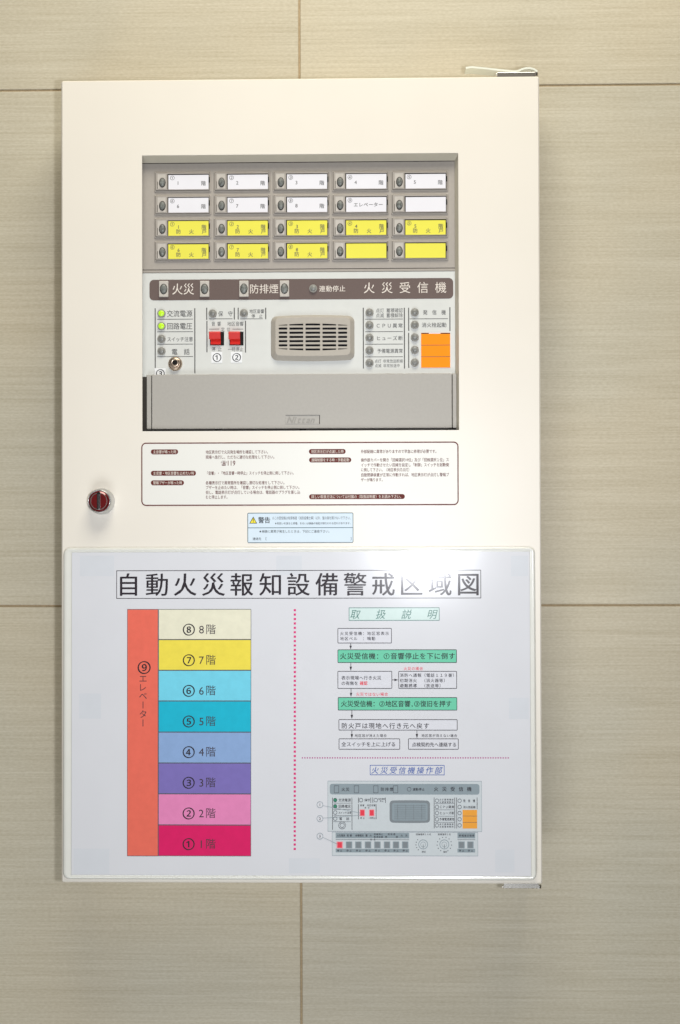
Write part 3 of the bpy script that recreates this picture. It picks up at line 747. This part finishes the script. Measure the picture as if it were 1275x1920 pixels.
box('step_box', 633.6, 1307, 857, 1331.6, 'n_green', [S2('火災受信機：②地区音響,③復旧を押す', 639, 847, 1319.2, 11.2, 'n_ink', .016)], 'lower green step box')
box('step_box', 635, 1348.3, 857.6, 1369, 'n_white', [S2('防火戸は現地へ行き元へ戻す', 640, 805, 1360.4, 10.4, 'n_ink', .014)], 'long white step box under the green ones')
box('step_box', 635.2, 1384.2, 750, 1404.8, 'n_white', [S2('全スイッチを上に上げる', 640, 742, 1395, 8.4, 'n_ink', .014)], 'white step box at bottom left of the flow chart')
box('step_box', 765.2, 1384.2, 859.6, 1404.8, 'n_white', [S2('点検契約先へ連絡する', 772, 856, 1395.6, 8, 'n_ink', .014)], 'white step box at bottom right of the flow chart')
for s, a, c, y, h, m in (('火災の場合', 756.5, 793, 1253.4, 6.2, 'n_red'), ('火災ではない場合', 667.5, 727.5, 1301.4, 6.4, 'n_red'), ('地区窓が消えた場合', 665, 725, 1378.8, 5.6, 'n_ink'), ('地区窓が消えない場合', 790, 857, 1378.8, 5.6, 'n_ink')):
    mb = MB(); mb.text(s, a, c, y, h, M[m], L1, .012, d=NY)
    mb.build('step_caption', note, ('red' if m == 'n_red' else 'black') + ' caption beside a flow arrow')
for x, y0, y1 in ((657.6, 1206, 1217.4), (657.8, 1242.8, 1257.8), (658.2, 1291.2, 1306.8), (659.8, 1331.8, 1348), (659.8, 1369.2, 1384), (781.6, 1369.2, 1384)):
    mb = MB(); mb.rect(R(x - .55, y0, x + .55, y1 - 3, NY), L1, M['n_ink'])
    h = min(8, (y1 - y0) * .6); mb.poly([P(x, y1, NY), P(x + 2.3, y1 - h, NY), P(x - 2.3, y1 - h, NY)], L2, M['n_ink']); mb.build('flow_arrow', note)
mb = MB(); mb.rect(R(735.4, 1274, 744, 1275, NY), L1, M['n_ink']); mb.poly([P(746.8, 1274.5, NY), P(739.5, 1272.2, NY), P(739.5, 1276.8, NY)], L2, M['n_ink']); mb.build('flow_arrow', note, 'arrow pointing right')

# ---- drawing of the operating panel at the bottom right of the notice
box('heading_box', 693.5, 1433.8, 833.2, 1452.6, 'paper', [('火災受信機操作部', 696.5, 829, 1443.6, 12.6, 'n_blue', .01, .22)], 'blue outlined heading above the panel drawing', 'n_blue', r=2e-5)
L3, L4 = NY - 3 * E, NY - 4 * E
mb = MB()
for q in ((614.5, 1463.6, 903, 1558.2), (622.6, 1559, 895.8, 1603.6)):
    b = R(*q, NY); mb.rect(b, L1, M['n_panel']); mb.outline(b, .0003, L2, M['n_strip'])
def V(x, y0, y1, w=1.0, m='n_ink'): mb.rect(R(x - w / 2, y0, x + w / 2, y1, NY), L2, M[m])
def Hh(y, x0, x1, w=.7, m='n_line'): mb.rect(R(x0, y - w / 2, x1, y + w / 2, NY), L2, M[m])
def X(s, a, c, y, h, m='n_ink', bo=.01): mb.text(s, a, c, y, h, M[m], L3, bo, d=NY)
def C(x, y, r, m='n_line', fillm=None):
    c = P(x, y, NY)
    if fillm: mb.disc(*c, r * PX, L3, M[fillm])
    mb.circle(*c, r * PX, .8 * PX, L4, M[m])
V(623.6, 1494.5, 1555); V(660, 1494.5, 1555); V(672.2, 1494.5, 1504.5); V(695.2, 1494.5, 1504.5); V(699, 1494.5, 1504.5); V(722.6, 1494.5, 1504.5)
V(672, 1507, 1535); V(705.2, 1507, 1535); V(813.8, 1494.5, 1552); V(852.4, 1494.5, 1552); V(856, 1494.5, 1552); V(894.2, 1494.5, 1516)
for y in (1505, 1516.6, 1528.2, 1539.6): Hh(y, 625, 658)
for y in (1506, 1517.5, 1529.4, 1540.8): Hh(y, 815, 851)
for y, f in ((1499.2, 'n_dgreen'), (1510.8, 'n_dgreen'), (1522.4, None), (1533.8, None)): C(628.6, y, 3.8, 'n_line', f)
X('交流電源', 634.5, 658, 1499.2, 5.6); X('回路電圧', 634.5, 658, 1510.8, 5.6); X('スイッチ注意', 634.5, 659, 1522.8, 4); X('電　話', 636, 655, 1534, 5.2)
C(641.6, 1546.4, 7); C(641.6, 1546.4, 4.4)
C(676.8, 1499.2, 3.8); C(704.6, 1499.2, 3.8); X('保守', 683, 694, 1499.2, 5); X('地区音響', 709, 721.5, 1497.2, 3.2); X('停止', 712, 719, 1501.2, 3)
X('音響', 675, 683, 1509, 3.4); X('地区音響', 688, 704, 1509, 3.4); X('定位', 683.5, 693, 1513.4, 3); X('停止', 675, 684, 1532.8, 3.4); X('一時停止', 690.5, 704, 1532.8, 3.4)
for k, y in enumerate((1500.4, 1512, 1523.4, 1535, 1546.4)):
    C(819, y, 3.7); C(861.4, y, 3.7)
    if k in (0, 4): X('点灯蓄積確認', 823.5, 850, y - 2, 3.2); X('点滅蓄積解除', 823.5, 850, y + 2.6, 3.2)
    else: X(('ＣＰＵ異常', 'ヒューズ断', '予備電源異常')[k - 1], 823.5, 851.5, y, 5.2)
X('発　信　機', 868, 890.5, 1500.6, 5.2); X('消火栓起動', 868, 891.5, 1512.4, 4.6)
for x0, x1 in ((629.5, 767), (857.4, 890.4)):
    mb.rect(R(x0, 1560.4, x1, 1570.6, NY), L2, M['n_strip']); mb.rect(R(x0, 1590.2, x1, 1597, NY), L2, M['n_strip']); Hh(1573.2, x0, x1, 1.2, 'n_grey')
X('火災電源', 632, 647, 1565.4, 4); X('音響', 650, 660, 1565.4, 4); X('各種電話', 666, 682, 1565.4, 4); X('蓄火', 685, 697, 1565.4, 4)
X('移報停止', 701, 718, 1563, 3.4); X('監視装置', 701, 718, 1568, 3.4); X('防排煙', 727, 741, 1563, 3.4); X('開　閉', 722, 746, 1568, 3.4); X('火災', 751, 764, 1565.4, 4); X('移報復旧復帰', 860, 889, 1565.6, 4)
X('定　位', 694, 704, 1573, 3.4)
for x in (637, 654.5, 672, 690, 707.6, 725.6, 742.4, 759.6, 865, 881.6): X('停止', x - 5, x + 5, 1593.6, 3.8)
X('回線選択１０位', 779.5, 808, 1563.2, 3.4); X('回線選択１位', 820.5, 845, 1563.2, 3.4); X('復旧', 790.5, 798, 1595.8, 3.4); X('復旧', 830.5, 838, 1595.8, 3.4)
for n_, y, ya, xb, yb in ((1, 1507.8, 1509.6, 675, 1523.2), (2, 1533.8, 1533.2, 676, 1527.4), (3, 1566.6, 1569, 634, 1582)):
    C(600, y, 6, 'n_strip'); mb.char(str(n_), 600, y, 6, M['n_ink'], L3, .01, d=NY); mb.seg(P(605.8, ya, NY), P(xb, yb, NY), .0003, L4, M['n_strip'])
dia = mb.build('panel_diagram', note, 'grey line drawing of the operating panel with numbered callouts')
mb = MB(); mb.poly(rpoly(*R(618.4, 1469, 898.6, 1488.8, NY), .0024, 5), L2, M['n_strip'])
for x in (631, 668.4, 704.6, 741.6): mb.outline(R(x - 4.6, 1472, x + 4.6, 1486, NY), .0004, L3, M['n_line'])
X_ = lambda s, a, c, y, h, bo=.014: mb.text(s, a, c, y, h, M['n_ink'], L3, bo, d=NY)
X_('火災', 640, 655.5, 1479.2, 6.6); X_('防排煙', 713.5, 737.5, 1479, 6.4); mb.circle(*P(767, 1479, NY), 4 * PX, .8 * PX, L3, M['n_line']); X_('連動停止', 773.5, 796, 1479.2, 5); X_('火災受信機', 813, 884, 1478.6, 8)
mb.build('diagram_strip', dia)
mb = MB(); b = R(730.4, 1500.4, 806, 1541.2, NY); mb.poly(rpoly(*b, .003, 4, bulge=.0004), L2, M['n_grey'])
mb.poly(rpoly(*R(735, 1504.4, 801.6, 1537.6, NY), .002, 4), L3, M['n_strip'])
for k in range(8): mb.rect(R(739, 1508.5 + 3.6 * k, 798, 1509.4 + 3.6 * k, NY), L4, M['n_grey'])
for x in (745, 760, 775, 790): mb.rect(R(x, 1507.5, x + .8, 1535.5, NY), L4, M['n_grey'])
mb.build('diagram_speaker', dia)
for x in (679.4, 697): 
    mb = MB(); mb.rect(R(x - 5, 1516.6, x + 5, 1529.4, NY), L2, M['n_rose']); mb.rect(R(x - 3.7, 1518, x + 3.7, 1528, NY), L3, M['n_red']); mb.build('diagram_switch', dia, 'red drawn switch')
for k, x in enumerate((637, 654.5, 672, 690, 707.6, 725.6, 742.4, 759.6, 865, 881.6)):
    mb = MB(); mb.rect(R(x - 6, 1576.6, x + 6, 1589.2, NY), L2, M['n_strip' if k else 'n_rose']); mb.rect(R(x - 4.2, 1577.8, x + 4.2, 1588.2, NY), L3, M['n_grey' if k else 'n_red']); mb.build('diagram_button', dia, 'grey drawn button' if k else 'red drawn button')
mb = MB(); b = R(867, 1517.6, 894.2, 1552.4, NY); mb.rect(b, L2, M['n_orange'])
for y in (1529, 1540.8): mb.rect(R(867, y - .3, 894.2, y + .3, NY), L3, M['n_line'])
mb.build('diagram_card', dia, 'orange drawn card')
for x, r, n_ in ((793.2, 9, 5), (832.8, 9, 12)):
    mb = MB(); c = P(x, 1582, NY); mb.disc(*c, r * PX, L2, M['n_strip']); mb.disc(*c, (r - 1.2) * PX, L3, M['n_panel']); mb.circle(*c, (r - 4) * PX, .7 * PX, L4, M['n_strip'])
    mb.rect(R(x - .4, 1582, x + .4, 1589, NY), L4 - E, M['n_line'])
    for k in range(n_):
        a = math.radians(140 + 22 * k) if n_ == 5 else math.radians(-60 + 300 * k / 11); q = 13.5
        mb.rect(R(x + q * math.cos(a) - .8, 1582 - q * math.sin(a) - .8, x + q * math.cos(a) + .8, 1582 - q * math.sin(a) + .8, NY), L2, M['n_line'])
    mb.build('diagram_dial', dia)
# the notice stands off the door a little at its lower edge
note.rotation_euler = (math.radians(-0.5), 0, 0)
